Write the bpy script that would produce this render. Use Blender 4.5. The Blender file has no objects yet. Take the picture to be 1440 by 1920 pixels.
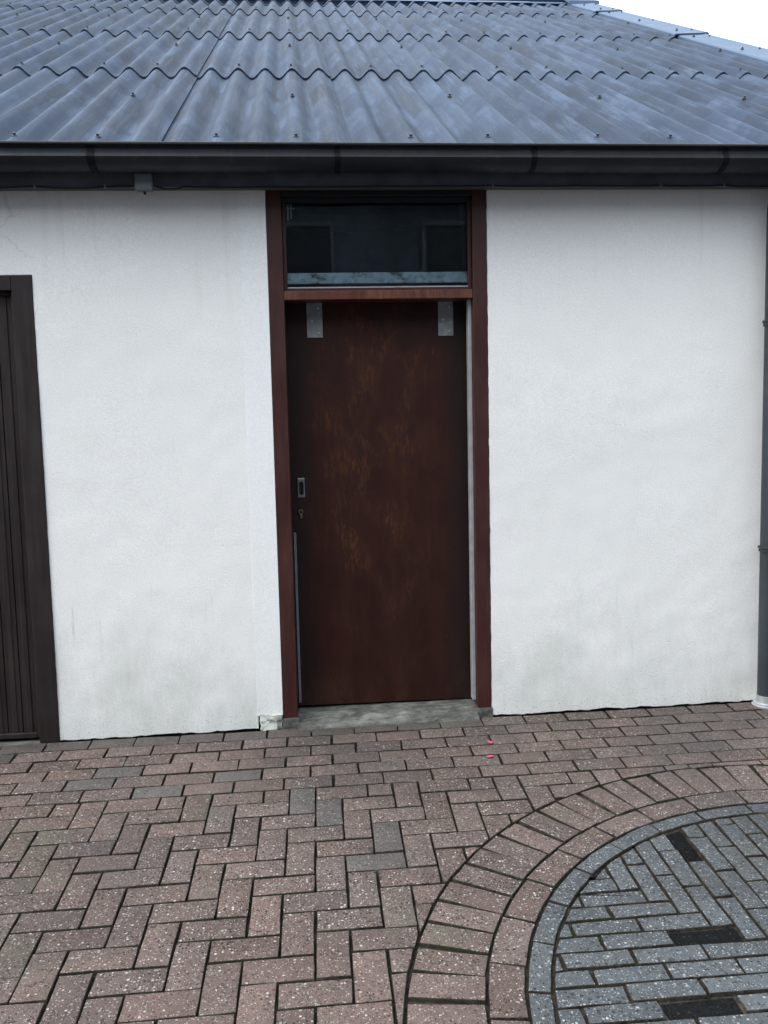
import bpy, bmesh, math, random
from mathutils import Vector, Matrix, noise as mnoise

random.seed(7)
scene = bpy.context.scene
COL = scene.collection
R = math.radians

# ------------------------------------------------------------------ camera
CAM_F, CAM_YAW, CAM_PITCH, CAM_ROLL = 1619.622, 0.073403, 0.097525, 0.02232
CAM_POS = Vector((0.0, -4.0906, 1.43505))
def cam_axes():
    cy, sy, cp, sp = math.cos(CAM_YAW), math.sin(CAM_YAW), math.cos(CAM_PITCH), math.sin(CAM_PITCH)
    f = Vector((sy*cp, cy*cp, -sp)); r = Vector((cy, -sy, 0)); d = f.cross(r)
    c, s = math.cos(CAM_ROLL), math.sin(CAM_ROLL)
    return c*r + s*d, -s*r + c*d, f
RT, DN, FW = cam_axes()
cam = bpy.data.cameras.new('camera'); camo = bpy.data.objects.new('camera', cam); COL.objects.link(camo)
cam.sensor_fit = 'HORIZONTAL'; cam.sensor_width = 36.0; cam.lens = CAM_F/1440*36.0
cam.clip_start = 0.05; cam.clip_end = 2000
M = Matrix.Identity(4)
for i in range(3):
    M[i][0] = RT[i]; M[i][1] = -DN[i]; M[i][2] = -FW[i]; M[i][3] = CAM_POS[i]
camo.matrix_world = M
scene.camera = camo
def in_view(P, m=0):          # does a world point fall inside the picture (pixels of a 1440 x 1920 frame)
    q = Vector(P) - CAM_POS; z = q.dot(FW)
    if z < 0.1: return False
    x = 720 + CAM_F*q.dot(RT)/z; y = 960 + CAM_F*q.dot(DN)/z
    return -m < x < 1440+m and -m < y < 1920+m

# ------------------------------------------------------------------ world, sun, exposure
SUN_EL, SUN_AZ = R(50), R(250)        # azimuth clockwise from +Y
world = bpy.data.worlds.new('World'); scene.world = world; world.use_nodes = True
wn = world.node_tree.nodes; wl = world.node_tree.links
for n in list(wn): wn.remove(n)
sky = wn.new('ShaderNodeTexSky'); sky.sky_type = 'NISHITA'; sky.sun_disc = False
sky.sun_elevation = SUN_EL; sky.sun_rotation = SUN_AZ
sky.air_density = 1.0; sky.dust_density = 6.0; sky.ozone_density = 1.0
hs = wn.new('ShaderNodeHueSaturation'); hs.inputs['Saturation'].default_value = 0.35
bg = wn.new('ShaderNodeBackground'); bg.inputs['Strength'].default_value = 0.13
wo = wn.new('ShaderNodeOutputWorld')
cl = wn.new('ShaderNodeMix'); cl.data_type = 'RGBA'; cl.inputs[0].default_value = 0.72      # even cloud cover over the clear sky
cl.inputs[7].default_value = (7.15, 8.1, 8.95, 1)
wl.new(sky.outputs[0], hs.inputs['Color']); wl.new(hs.outputs[0], cl.inputs[6]); wl.new(cl.outputs[2], bg.inputs['Color']); wl.new(bg.outputs[0], wo.inputs[0])
sun = bpy.data.lights.new('sun', 'SUN'); suno = bpy.data.objects.new('sun', sun); COL.objects.link(suno)
sun.energy = 1.1; sun.angle = R(45); sun.color = (1.0, 0.97, 0.93)
sd = Vector((math.sin(SUN_AZ)*math.cos(SUN_EL), math.cos(SUN_AZ)*math.cos(SUN_EL), math.sin(SUN_EL)))
suno.rotation_euler = sd.to_track_quat('Z', 'Y').to_euler(); suno.location = (0, -3, 9)
scene.view_settings.view_transform = 'Standard'; scene.view_settings.look = 'None'
scene.view_settings.gamma = 1.0; scene.view_settings.exposure = 1.28
scene.view_settings.use_curve_mapping = False
scene.render.engine = 'CYCLES'

# ------------------------------------------------------------------ material helpers
class NT:
    def __init__(s, name):
        s.m = bpy.data.materials.new(name); s.m.use_nodes = True
        s.t = s.m.node_tree; s.n = s.t.nodes; s.l = s.t.links
        for n in list(s.n): s.n.remove(n)
        s.out = s.n.new('ShaderNodeOutputMaterial')
        s.b = s.n.new('ShaderNodeBsdfPrincipled'); s.l.new(s.b.outputs[0], s.out.inputs[0])
    def new(s, t, **kw):
        n = s.n.new(t)
        for k, v in kw.items(): setattr(n, k, v)
        return n
    def put(s, sock, v):
        if hasattr(v, 'links'): s.l.new(v, sock)
        else:
            if isinstance(v, tuple) and len(v) == 3 and sock.type == 'RGBA': v = (*v, 1)
            sock.default_value = v
    def math(s, op, a, b=0.0, c=0.0, clamp=False):
        n = s.new('ShaderNodeMath', operation=op, use_clamp=clamp)
        s.put(n.inputs[0], a); s.put(n.inputs[1], b); s.put(n.inputs[2], c); return n.outputs[0]
    def mix(s, f, a, b, mode='MIX'):
        n = s.new('ShaderNodeMix', data_type='RGBA', blend_type=mode)
        s.put(n.inputs[0], f); s.put(n.inputs[6], a); s.put(n.inputs[7], b); return n.outputs[2]
    def ramp(s, v, a, b, lo=0.0, hi=1.0, smooth=True):
        n = s.new('ShaderNodeMapRange', interpolation_type='SMOOTHSTEP' if smooth else 'LINEAR')
        s.put(n.inputs[0], v); n.inputs[1].default_value = a; n.inputs[2].default_value = b
        n.inputs[3].default_value = lo; n.inputs[4].default_value = hi; return n.outputs[0]
    def pos(s): return s.new('ShaderNodeNewGeometry').outputs['Position']
    def rnd(s): return s.new('ShaderNodeObjectInfo').outputs['Random']
    def sep(s, v):
        n = s.new('ShaderNodeSeparateXYZ'); s.put(n.inputs[0], v); return n.outputs
    def comb(s, x, y, z):
        n = s.new('ShaderNodeCombineXYZ'); s.put(n.inputs[0], x); s.put(n.inputs[1], y); s.put(n.inputs[2], z); return n.outputs[0]
    def mapv(s, v, scale=(1, 1, 1), loc=(0, 0, 0)):
        n = s.new('ShaderNodeMapping'); s.put(n.inputs[0], v); n.inputs[3].default_value = scale; n.inputs[1].default_value = loc; return n.outputs[0]
    def noise(s, v, scale=5.0, detail=4.0, rough=0.55, dist=0.0):
        n = s.new('ShaderNodeTexNoise'); s.put(n.inputs['Vector'], v)
        n.inputs['Scale'].default_value = scale; n.inputs['Detail'].default_value = detail
        n.inputs['Roughness'].default_value = rough; n.inputs['Distortion'].default_value = dist; return n.outputs[0]
    def voro(s, v, scale=100.0, feature='F1', out='Distance', rnd=1.0):
        n = s.new('ShaderNodeTexVoronoi', feature=feature); s.put(n.inputs['Vector'], v)
        n.inputs['Scale'].default_value = scale; n.inputs['Randomness'].default_value = rnd; return n.outputs[out]
    def bump(s, h, strength=0.5, dist=0.005, prev=None):
        n = s.new('ShaderNodeBump'); n.inputs['Strength'].default_value = strength; n.inputs['Distance'].default_value = dist
        s.put(n.inputs['Height'], h)
        if prev is not None: s.l.new(prev, n.inputs['Normal'])
        return n.outputs[0]
    def done(s, color, rough=0.8, normal=None, spec=0.5, metal=0.0):
        s.put(s.b.inputs['Base Color'], color); s.put(s.b.inputs['Roughness'], rough)
        s.b.inputs['Specular IOR Level'].default_value = spec; s.put(s.b.inputs['Metallic'], metal)
        if normal is not None: s.l.new(normal, s.b.inputs['Normal'])
        return s.m

def plain(name, col, rough=0.6, spec=0.4, var=0.25, scale=14, metal=0.0, bump=0.0):
    t = NT(name); n = t.noise(t.pos(), scale, 5, 0.6)
    c = t.mix(t.ramp(n, 0.3, 0.7), tuple(x*(1-var) for x in col), tuple(min(1, x*(1+var)) for x in col))
    r = t.ramp(n, 0.2, 0.8, max(0.05, rough-0.1), min(1, rough+0.1))
    nb = t.bump(t.noise(t.pos(), scale*12, 3), bump, 0.002) if bump else None
    return t.done(c, r, nb, spec, metal)

def mat_plaster(name, base=(0.815, 0.812, 0.80), pit=1.0, stain=1.0):
    t = NT(name); p = t.pos(); xyz = t.sep(p)
    big = t.noise(p, 1.6, 4, 0.6)
    col = t.mix(t.ramp(big, 0.35, 0.68), tuple(b*0.985 for b in base), base)
    # warm dusty blotches
    dust = t.ramp(t.noise(t.mapv(p, (1, 1, .55)), 3.1, 6, 0.65), 0.52, 0.74, 0, 0.16)
    col = t.mix(dust, col, (0.66, 0.64, 0.60))
    # damp, algae-green stains of the foot of the wall: ragged and streaky
    st = t.noise(t.mapv(p, (1.3, 1.3, 0.8)), 2.2, 8, 0.62, 0.3)
    fine = t.noise(t.mapv(p, (1, 1, 0.25)), 26, 4, 0.7)
    h = t.ramp(xyz[2], -0.15, 1.0, 1.0, 0.0)
    m = t.math('ADD', t.math('MULTIPLY', st, 0.75), t.math('MULTIPLY', fine, 0.25))
    m = t.math('ADD', m, t.math('MULTIPLY', h, 0.36))
    m = t.ramp(m, 0.58, 1.04, 0.0, 0.50*stain)
    col = t.mix(m, col, (0.40, 0.43, 0.37))
    spk = t.ramp(t.noise(p, 150, 3, 0.7), 0.36, 0.64, 0.93, 1.03); col = t.mix(1.0, col, t.comb(spk, spk, spk), 'MULTIPLY')
    pit_m = t.math('MULTIPLY', t.ramp(t.voro(t.mapv(p, (0.55, 1, 1.2)), 48), 0.05, 0.16, 1, 0), t.ramp(t.noise(p, 9, 3), 0.48, 0.62, 0, 0.28*pit))
    col = t.mix(pit_m, col, (0.40, 0.40, 0.38))
    sk = t.ramp(t.noise(t.mapv(p, (30, 30, 2.6)), 1.0, 3, 0.6), 0.63, 0.78, 0, 0.5)
    sk = t.math('MULTIPLY', sk, t.math('MULTIPLY', t.ramp(xyz[2], 0.15, 0.5, 0.1, 0.7), t.ramp(xyz[2], 0.6, 1.0, 1, 0)))
    col = t.mix(t.math('MULTIPLY', sk, stain), col, (0.30, 0.32, 0.30))
    # grime speckles close to the ground
    sp = t.ramp(t.voro(p, 95), 0.05, 0.28, 1, 0)
    sm = t.math('MULTIPLY', sp, t.ramp(t.noise(p, 7, 3), 0.5, 0.7))
    sm = t.math('MULTIPLY', sm, t.ramp(xyz[2], 0.05, 0.45, 0.75, 0.05))
    col = t.mix(sm, col, (0.20, 0.20, 0.18))
    # vertical dirt runs under the eaves
    run = t.ramp(t.noise(t.mapv(p, (14, 14, 0.6)), 1.0, 3, 0.6), 0.56, 0.75, 0, 0.16)
    run = t.math('MULTIPLY', run, t.ramp(xyz[2], 1.6, 2.5))
    col = t.mix(run, col, (0.42, 0.40, 0.36))
    # hairline cracks, only here and there
    ve = t.new('ShaderNodeTexVoronoi', feature='DISTANCE_TO_EDGE'); t.put(ve.inputs['Vector'], t.mapv(t.comb(t.math('ADD', xyz[0], t.math('MULTIPLY', t.noise(p, 9, 4), 0.16)), xyz[1], t.math('ADD', xyz[2], t.math('MULTIPLY', t.noise(p, 11, 4), 0.16))), (1, 1, 1))); ve.inputs['Scale'].default_value = 3.2
    crk = t.math('MULTIPLY', t.ramp(ve.outputs['Distance'], 0.004, 0.012, 1, 0), t.ramp(t.noise(p, 2.7, 4, 0.6), 0.42, 0.6))
    crk = t.math('MULTIPLY', crk, t.math('MULTIPLY', t.ramp(xyz[0], -0.75, -0.95), t.ramp(xyz[2], 1.8, 2.0)))
    col = t.mix(t.math('MULTIPLY', crk, 0.2), col, (0.30, 0.29, 0.27))
    # mud splashed up from the paving
    spl = t.ramp(t.noise(p, 85, 4, 0.7), 0.56, 0.68)
    spl = t.math('MULTIPLY', spl, t.ramp(t.math('ADD', xyz[2], t.math('MULTIPLY', t.noise(p, 5, 3), 0.10)), 0.06, 0.24, 0.7, 0.0))
    col = t.mix(spl, col, (0.26, 0.25, 0.22))
    g1 = t.noise(p, 120, 3, 0.6); g2 = t.voro(t.mapv(p, (0.6, 1, 1.2)), 75); g3 = t.noise(p, 22, 4, 0.6)
    pits = t.ramp(g2, 0.02, 0.3, 0.0, 1.0)
    pits = t.math('MAXIMUM', pits, t.ramp(t.noise(p, 6, 3), 0.40, 0.62))
    pm = t.ramp(t.noise(p, 1.9, 3), 0.38, 0.66, 0.15, 1.0)
    n1 = t.bump(t.math('MULTIPLY', g1, pm), 0.24*pit, 0.004); n2 = t.bump(t.math('MULTIPLY', pits, pm), 0.45*pit, 0.003, n1); n3 = t.bump(g3, 0.10*pit, 0.010, n2)
    return t.done(col, 0.9, n3, 0.25)

def mat_paver(name, base, speck, dark, var, moss=0.5, agg=1.0, spec=0.35):
    t = NT(name); p = t.pos(); rn = t.rnd()
    tone = t.ramp(rn, 0, 1, 1-var, 1+var, False)
    hue = t.math('FRACT', t.math('MULTIPLY', rn, 17.31))
    c0 = t.mix(t.ramp(hue, 0.1, 0.95, 0, 0.75), base, tuple(0.55*b+0.45*sum(base)/3*0.95 for b in base))
    bl = t.noise(p, 9, 5, 0.62)
    c0 = t.mix(t.ramp(bl, 0.38, 0.66, 0, 0.42), c0, tuple(b*0.62 for b in base))
    c0 = t.mix(1.0, c0, t.comb(tone, tone, tone), 'MULTIPLY')
    # exposed aggregate: pale pebbles, grey pebbles and dark grains
    v1 = t.new('ShaderNodeTexVoronoi'); t.put(v1.inputs['Vector'], p); v1.inputs['Scale'].default_value = 98
    cs = t.sep(v1.outputs['Color']); d1 = v1.outputs['Distance']
    shape = t.math('MULTIPLY_ADD', t.math('SUBTRACT', t.math('MULTIPLY_ADD', cs[1], 0.26, 0.22), d1), 9.0, 0.5, clamp=True)
    pale = t.math('MULTIPLY', shape, t.math('MULTIPLY', t.ramp(cs[0], 0.66, 0.96, 0, 1.0), t.ramp(cs[2], 0.0, 1.0, 0.4, 1.0)))
    grey = t.math('MULTIPLY', shape, t.ramp(cs[1], 0.35, 0.9, 0, 0.95))
    drk = t.math('MULTIPLY', shape, t.ramp(cs[2], 0.45, 0.75, 0, 0.9))
    v2 = t.new('ShaderNodeTexVoronoi'); t.put(v2.inputs['Vector'], p); v2.inputs['Scale'].default_value = 190
    cs2 = t.sep(v2.outputs['Color']); fs = t.math('MULTIPLY', t.ramp(v2.outputs['Distance'], 0.3, 0.45, 1, 0), t.ramp(cs2[0], 0.72, 0.98))
    fd = t.math('MULTIPLY', t.ramp(v2.outputs['Distance'], 0.3, 0.5, 1, 0), t.ramp(cs2[1], 0.62, 0.85))
    c = t.mix(t.math('MULTIPLY', grey, agg), c0, tuple(0.5*b+0.5*sum(base)/3 for b in tuple(x*1.45 for x in base)))
    c = t.mix(t.math('MULTIPLY', drk, agg), c, dark)
    c = t.mix(t.math('MULTIPLY', fd, 0.8*agg), c, dark)
    c = t.mix(t.math('MULTIPLY', pale, agg), c, speck)
    c = t.mix(t.math('MULTIPLY', fs, 0.8*agg), c, speck)
    # damp, dirty areas a metre across
    big = t.noise(p, 0.85, 5, 0.6)
    c = t.mix(t.ramp(big, 0.46, 0.68, 0, 0.55), c, tuple(0.42*b for b in (base[0], base[0]*0.97, base[0]*0.92)))
    lt = t.ramp(t.noise(t.mapv(p, (1, 1, 1), (7, 3, 0)), 1.3, 4, 0.6), 0.52, 0.70, 0, 0.35)
    c = t.mix(lt, c, tuple(1.35*b for b in base))
    # grime and a little moss in patches
    ms = t.ramp(t.noise(p, 2.6, 5, 0.6), 0.55, 0.72, 0, moss)
    c = t.mix(ms, c, (0.085, 0.088, 0.062))
    gr = t.ramp(t.noise(p, 46, 4, 0.7), 0.52, 0.72, 0, 0.55)
    c = t.mix(gr, c, tuple(b*0.5 for b in base))
    hgt = t.math('ADD', t.math('MULTIPLY', shape, 0.6), t.math('MULTIPLY', t.noise(p, 60, 4, 0.7), 1.0))
    nb = t.bump(hgt, 0.9, 0.0045)
    return t.done(c, t.ramp(t.noise(p, 30, 3), 0.3, 0.7, 0.62, 0.9), nb, spec)

def mat_soil():
    t = NT('joint_soil'); p = t.pos()
    n = t.noise(p, 40, 6, 0.7); g = t.noise(p, 5, 4, 0.6)
    c = t.mix(t.ramp(n, 0.3, 0.7), (0.014, 0.012, 0.010), (0.048, 0.041, 0.034))
    c = t.mix(t.ramp(g, 0.54, 0.68, 0, 0.75), c, (0.024, 0.029, 0.013))
    c = t.mix(t.ramp(t.noise(p, 3.3, 5, 0.7), 0.56, 0.70, 0, 0.8), c, (0.085, 0.075, 0.062))
    return t.done(c, 0.95, t.bump(t.noise(p, 160, 4, 0.7), 0.8, 0.004), 0.1)

def mat_roof():
    t = NT('roof_sheet_paint'); uv = t.new('ShaderNodeUVMap').outputs[0]; s = t.sep(uv); rn = t.rnd(); p = t.pos()
    wave = t.math('FLOOR', t.math('ADD', s[0], 0.5))
    wnz = t.new('ShaderNodeTexWhiteNoise', noise_dimensions='2D'); t.put(wnz.inputs['Vector'], t.comb(wave, rn, 0.0))
    vv = t.math('ADD', t.math('MULTIPLY', s[1], 2.3), t.math('MULTIPLY', wnz.outputs[0], 0.55))
    vv = t.math('ADD', vv, t.math('MULTIPLY', t.noise(p, 14, 3), 0.35))
    half = t.math('FLOOR', t.math('ADD', t.math('MULTIPLY', s[0], 2.0), 0.9))
    blk = t.new('ShaderNodeTexWhiteNoise', noise_dimensions='3D'); t.put(blk.inputs['Vector'], t.comb(half, t.math('FLOOR', vv), rn))
    tone = t.ramp(blk.outputs[0], 0, 1, 0.66, 1.14, False)
    base = t.mix(t.ramp(t.noise(p, 1.1, 4, 0.6), 0.35, 0.65), (0.021, 0.034, 0.064), (0.032, 0.049, 0.083))
    sheet = t.ramp(t.math('FRACT', t.math('MULTIPLY', rn, 7.7)), 0, 1, 0.9, 1.1, False)
    tone = t.math('MULTIPLY', tone, sheet)
    c = t.mix(1.0, base, t.comb(tone, tone, tone), 'MULTIPLY')
    # chalky wear: pale streaks running down the slope, strongest on the crowns' flanks
    stv = t.comb(t.math('MULTIPLY', s[0], 5.0), t.math('MULTIPLY', s[1], 1.4), rn)
    st = t.noise(stv, 1.0, 5, 0.65, 0.3)
    wear = t.math('MULTIPLY', t.ramp(st, 0.44, 0.64), t.ramp(t.noise(p, 2.2, 4, 0.6), 0.36, 0.62, 0.2, 0.85))
    c = t.mix(t.math('MULTIPLY', wear, 0.85), c, (0.088, 0.120, 0.180))
    spk = t.ramp(t.noise(p, 70, 4, 0.75), 0.60, 0.72, 0, 0.55)
    c = t.mix(spk, c, (0.145, 0.177, 0.235))
    dk = t.ramp(t.noise(p, 34, 5, 0.7), 0.58, 0.74, 0, 0.45)
    c = t.mix(dk, c, (0.018, 0.026, 0.044))
    nb = t.bump(t.noise(p, 110, 4, 0.7), 0.22, 0.003)
    return t.done(c, t.ramp(st, 0.3, 0.7, 0.55, 0.78), nb, 0.22)

def mat_wood(name, base, worn, amount, rough=0.45, gran=1.0, band=None):
    t = NT(name); p = t.pos(); s = t.sep(p)
    g = t.noise(t.mapv(p, (24, 24, 3.4)), 1.0, 6, 0.68, 0.8)
    f = t.noise(t.mapv(p, (150, 150, 5)), 1.0, 3, 0.6)
    c = t.mix(t.ramp(g, 0.3, 0.7), tuple(b*0.80 for b in base), tuple(b*1.18 for b in base))
    bl = t.noise(t.mapv(p, (1, 1, .6)), 4.2*gran, 4, 0.6)
    w = t.math('MULTIPLY', t.ramp(bl, 0.36, 0.66), t.ramp(g, 0.40, 0.66))
    w = t.math('MULTIPLY', w, t.ramp(f, 0.35, 0.6, 0.4, 1.0))
    if band is not None:      # the panel's middle is the most weathered part
        x = t.math('ABSOLUTE', t.math('SUBTRACT', s[0], band[0]))
        w = t.math('MULTIPLY', w, t.ramp(x, band[1], band[2], 1, 0.0))
        w = t.math('MULTIPLY', w, t.ramp(s[2], 0.2, 1.35, 0.25, 1.0))
    c = t.mix(t.math('MULTIPLY', w, amount), c, worn)
    sc = t.math('MULTIPLY', t.ramp(t.noise(t.mapv(p, (60, 60, 9)), 1.0, 2, 0.5), 0.70, 0.76), t.ramp(bl, 0.45, 0.6))
    c = t.mix(t.math('MULTIPLY', sc, 0.5*amount), c, tuple(min(1, x*1.7) for x in worn))
    nb = t.bump(g, 0.12, 0.003)
    return t.done(c, t.ramp(bl, 0.3, 0.7, rough-0.08, rough+0.14), nb, 0.4)

def mat_door():
    t = NT('worn_varnished_door'); p = t.pos(); s = t.sep(p)
    fine = t.noise(t.mapv(p, (260, 260, 2.2)), 1.0, 4, 0.65); mid = t.noise(t.mapv(p, (9, 9, 3.5)), 1.0, 7, 0.7, 0.5)
    c = t.mix(t.ramp(mid, 0.32, 0.68), (0.0215, 0.0056, 0.0038), (0.0350, 0.0090, 0.0058))
    c = t.mix(t.ramp(fine, 0.35, 0.65, 0, 0.35), c, (0.0145, 0.0045, 0.0034))
    ed = t.ramp(t.math('ADD', t.math('ABSOLUTE', t.math('SUBTRACT', s[0], 0.30)), t.math('MULTIPLY', t.noise(t.mapv(p, (1, 1, .4)), 5, 4), 0.16)), 0.36, 0.50)
    c = t.mix(t.math('MULTIPLY', ed, 0.75), c, (0.0115, 0.0080, 0.0075))
    blob = t.noise(t.mapv(p, (1, 1, .7)), 5.5, 5, 0.62)
    zone = t.math('MULTIPLY', t.ramp(t.math('ABSOLUTE', t.math('SUBTRACT', s[0], 0.24)), 0.08, 0.42, 1, 0), t.ramp(s[2], 0.25, 1.5, 0.30, 1.0))
    fl = t.ramp(t.noise(t.mapv(p, (60, 60, 16)), 1.0, 5, 0.75), 0.47, 0.64)
    w = t.math('MULTIPLY', t.math('MULTIPLY', t.ramp(blob, 0.42, 0.66), zone), fl)
    c = t.mix(t.math('MULTIPLY', w, 0.85), c, (0.105, 0.036, 0.010))
    soft = t.math('MULTIPLY', t.ramp(blob, 0.40, 0.70), zone)
    c = t.mix(t.math('MULTIPLY', soft, 0.22), c, (0.060, 0.0185, 0.0062))
    scr = t.ramp(t.noise(t.mapv(p, (120, 120, 22)), 1.0, 2, 0.5), 0.72, 0.78)
    c = t.mix(t.math('MULTIPLY', t.math('MULTIPLY', scr, t.ramp(blob, 0.45, 0.6)), 0.5), c, (0.16, 0.105, 0.06))
    foot = t.math('MULTIPLY', t.ramp(s[2], 0.06, 0.30, 1, 0), t.ramp(t.noise(t.mapv(p, (9, 9, 5)), 1.0, 5, 0.65), 0.45, 0.65))
    c = t.mix(t.math('MULTIPLY', foot, 0.45), c, (0.052, 0.026, 0.015))
    return t.done(c, t.ramp(blob, 0.3, 0.7, 0.50, 0.68), t.bump(fine, 0.18, 0.002), 0.22)

def mat_zinc(name, rust=0.6, base=(0.42, 0.47, 0.50), rough=0.55):
    t = NT(name); p = t.pos()
    n = t.voro(p, 38, out='Color'); s = t.sep(n)
    c = t.mix(t.ramp(s[0], 0, 1, 0, 1, False), tuple(b*0.8 for b in base), tuple(b*1.15 for b in base))
    k = t.ramp(t.noise(t.mapv(p, (1, 1, 1.6)), 21, 6, 0.7), 0.52, 0.64, 0, rust)
    c = t.mix(k, c, (0.15, 0.12, 0.09))
    return t.done(c, rough, t.bump(t.noise(p, 60, 3), 0.15, 0.002), 0.5, 0.05)

def mat_streak(name, col, dirt, rough=0.5, spec=0.4, amt=0.6):
    t = NT(name); p = t.pos()
    n = t.noise(p, 6, 5, 0.6); st = t.noise(t.mapv(p, (26, 26, 2.0)), 1.0, 5, 0.65, 0.3); sp = t.noise(p, 90, 3, 0.7)
    c = t.mix(t.ramp(n, 0.3, 0.7), tuple(x*0.8 for x in col), tuple(x*1.2 for x in col))
    m = t.math('MULTIPLY', t.ramp(st, 0.48, 0.70), t.ramp(n, 0.35, 0.65, 0.3, 1.0))
    c = t.mix(t.math('MULTIPLY', m, amt), c, dirt)
    c = t.mix(t.ramp(sp, 0.66, 0.74, 0, 0.35*amt), c, dirt)
    return t.done(c, t.ramp(st, 0.3, 0.7, rough-0.08, rough+0.15), t.bump(t.noise(p, 40, 3), 0.06, 0.002), spec)

MAT = {}
MAT['plaster'] = mat_plaster('rough_white_plaster')
MAT['plaster_smooth'] = mat_plaster('smooth_white_plaster', (0.83, 0.835, 0.835), 0.12, 0.6)
MAT['red'] = mat_paver('red_aggregate_concrete', (0.119, 0.080, 0.069), (0.44, 0.41, 0.375), (0.015, 0.012, 0.0115), 0.24, 0.42)
MAT['greyp'] = mat_paver('grey_aggregate_concrete', (0.098, 0.085, 0.078), (0.32, 0.31, 0.295), (0.025, 0.023, 0.022), 0.10, 0.30, 0.75)
MAT['edge'] = mat_paver('dirty_edging_concrete', (0.082, 0.068, 0.062), (0.26, 0.25, 0.235), (0.022, 0.021, 0.020), 0.12, 0.5, 0.5)
MAT['blue'] = mat_paver('bluish_grey_paver_concrete', (0.069, 0.077, 0.084), (0.36, 0.375, 0.38), (0.012, 0.0135, 0.015), 0.14, 0.30)
MAT['pit'] = mat_paver('wet_dark_silt', (0.006, 0.0066, 0.0072), (0.06, 0.06, 0.058), (0.003, 0.003, 0.003), 0.2, 0.15, 0.5, 0.08)
MAT['soil'] = mat_soil()
MAT['roof'] = mat_roof()
MAT['verge'] = plain('verge_flashing_paint', (0.070, 0.105, 0.170), 0.55, 0.3, 0.10, 5, bump=0.1)
MAT['gutter'] = mat_streak('dark_grey_gutter', (0.0130, 0.0155, 0.020), (0.040, 0.043, 0.048), 0.52, 0.3, 0.7)
MAT['bracket'] = plain('dark_bracket_paint', (0.006, 0.007, 0.009), 0.7, 0.15, 0.3, 30)
MAT['fascia'] = plain('dark_fascia_paint', (0.085, 0.085, 0.105), 0.6, 0.3, 0.2, 8)
MAT['pipe'] = mat_streak('dark_grey_plastic_pipe', (0.030, 0.037, 0.046), (0.070, 0.076, 0.080), 0.45, 0.4, 0.4)
MAT['box'] = plain('grey_plastic', (0.12, 0.13, 0.145), 0.5, 0.4, 0.1, 20)
MAT['cable'] = plain('black_cable_and_rail_shade', (0.012, 0.012, 0.013), 0.6, 0.3, 0.2, 20)  # cable black, also the painted eave shade on head rail and top bead
MAT['steel'] = plain('bare_steel', (0.50, 0.52, 0.53), 0.42, 0.5, 0.12, 12, 0.55)
MAT['bolt'] = plain('bolt_metal', (0.040, 0.047, 0.060), 0.5, 0.4, 0.3, 60)
MAT['door'] = mat_door()
MAT['frame'] = mat_wood('red_brown_frame_varnish', (0.040, 0.0108, 0.0085), (0.080, 0.022, 0.013), 0.40, 0.46)
MAT['rail'] = mat_wood('worn_red_rail_varnish', (0.088, 0.024, 0.013), (0.22, 0.11, 0.06), 0.5, 0.45)
MAT['garage'] = mat_streak('dark_brown_steel_paint', (0.0185, 0.0130, 0.0128), (0.036, 0.029, 0.027), 0.5, 0.3, 0.5)
MAT['zinc'] = mat_zinc('galvanised_rusty_steel', 0.9, (0.80, 0.85, 0.86))
MAT['hanger'] = mat_zinc('dull_galvanised_plate', 0.4, (0.23, 0.255, 0.255), 0.5)
MAT['alu'] = plain('grey_aluminium', (0.42, 0.43, 0.44), 0.45, 0.5, 0.1, 20, 0.35)
MAT['pull'] = plain('dark_satin_steel', (0.20, 0.22, 0.25), 0.4, 0.5, 0.15, 60, 0.5)
MAT['black'] = plain('deep_black', (0.006, 0.006, 0.007), 0.7, 0.2, 0.1, 10)
MAT['brass'] = plain('tarnished_brass', (0.13, 0.10, 0.075), 0.45, 0.5, 0.3, 80, 0.5)
MAT['interior'] = plain('dim_interior_paint', (0.16, 0.17, 0.19), 0.9, 0.2, 0.3, 3)
MAT['petal'] = plain('pink_petal', (0.52, 0.075, 0.15), 0.7, 0.3, 0.2, 80)
MAT['ground'] = plain('dark_earth', (0.045, 0.04, 0.035), 0.95, 0.1, 0.4, 2, bump=0.5)

def mat_concrete():
    t = NT('weathered_sill_concrete'); p = t.pos()
    a = t.noise(t.mapv(p, (1, 2.5, 2.5)), 9, 7, 0.72, 0.2); b = t.noise(p, 55, 5, 0.7)
    c = t.mix(t.ramp(a, 0.35, 0.65), (0.050, 0.051, 0.046), (0.165, 0.165, 0.150))
    c = t.mix(t.ramp(a, 0.58, 0.70, 0, 0.6), c, (0.30, 0.30, 0.28))
    c = t.mix(t.ramp(b, 0.55, 0.7, 0, 0.6), c, (0.05, 0.052, 0.045))
    h = t.math('ADD', a, t.math('MULTIPLY', b, 0.4))
    return t.done(c, 0.85, t.bump(h, 0.9, 0.012), 0.3)
MAT['concrete'] = mat_concrete()
def mat_glass():
    t = NT('window_glass'); t.n.remove(t.b)
    tr = t.new('ShaderNodeBsdfTransparent'); tr.inputs[0].default_value = (0.80, 0.86, 0.88, 1)
    gl = t.new('ShaderNodeBsdfGlossy'); gl.inputs['Roughness'].default_value = 0.02; gl.inputs[0].default_value = (0.9, 0.95, 1, 1)
    fr = t.new('ShaderNodeFresnel'); fr.inputs[0].default_value = 1.45
    mx = t.new('ShaderNodeMixShader'); t.l.new(fr.outputs[0], mx.inputs[0]); t.l.new(tr.outputs[0], mx.inputs[1]); t.l.new(gl.outputs[0], mx.inputs[2])
    t.l.new(mx.outputs[0], t.out.inputs[0]); return t.m
MAT['glass'] = mat_glass()

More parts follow.
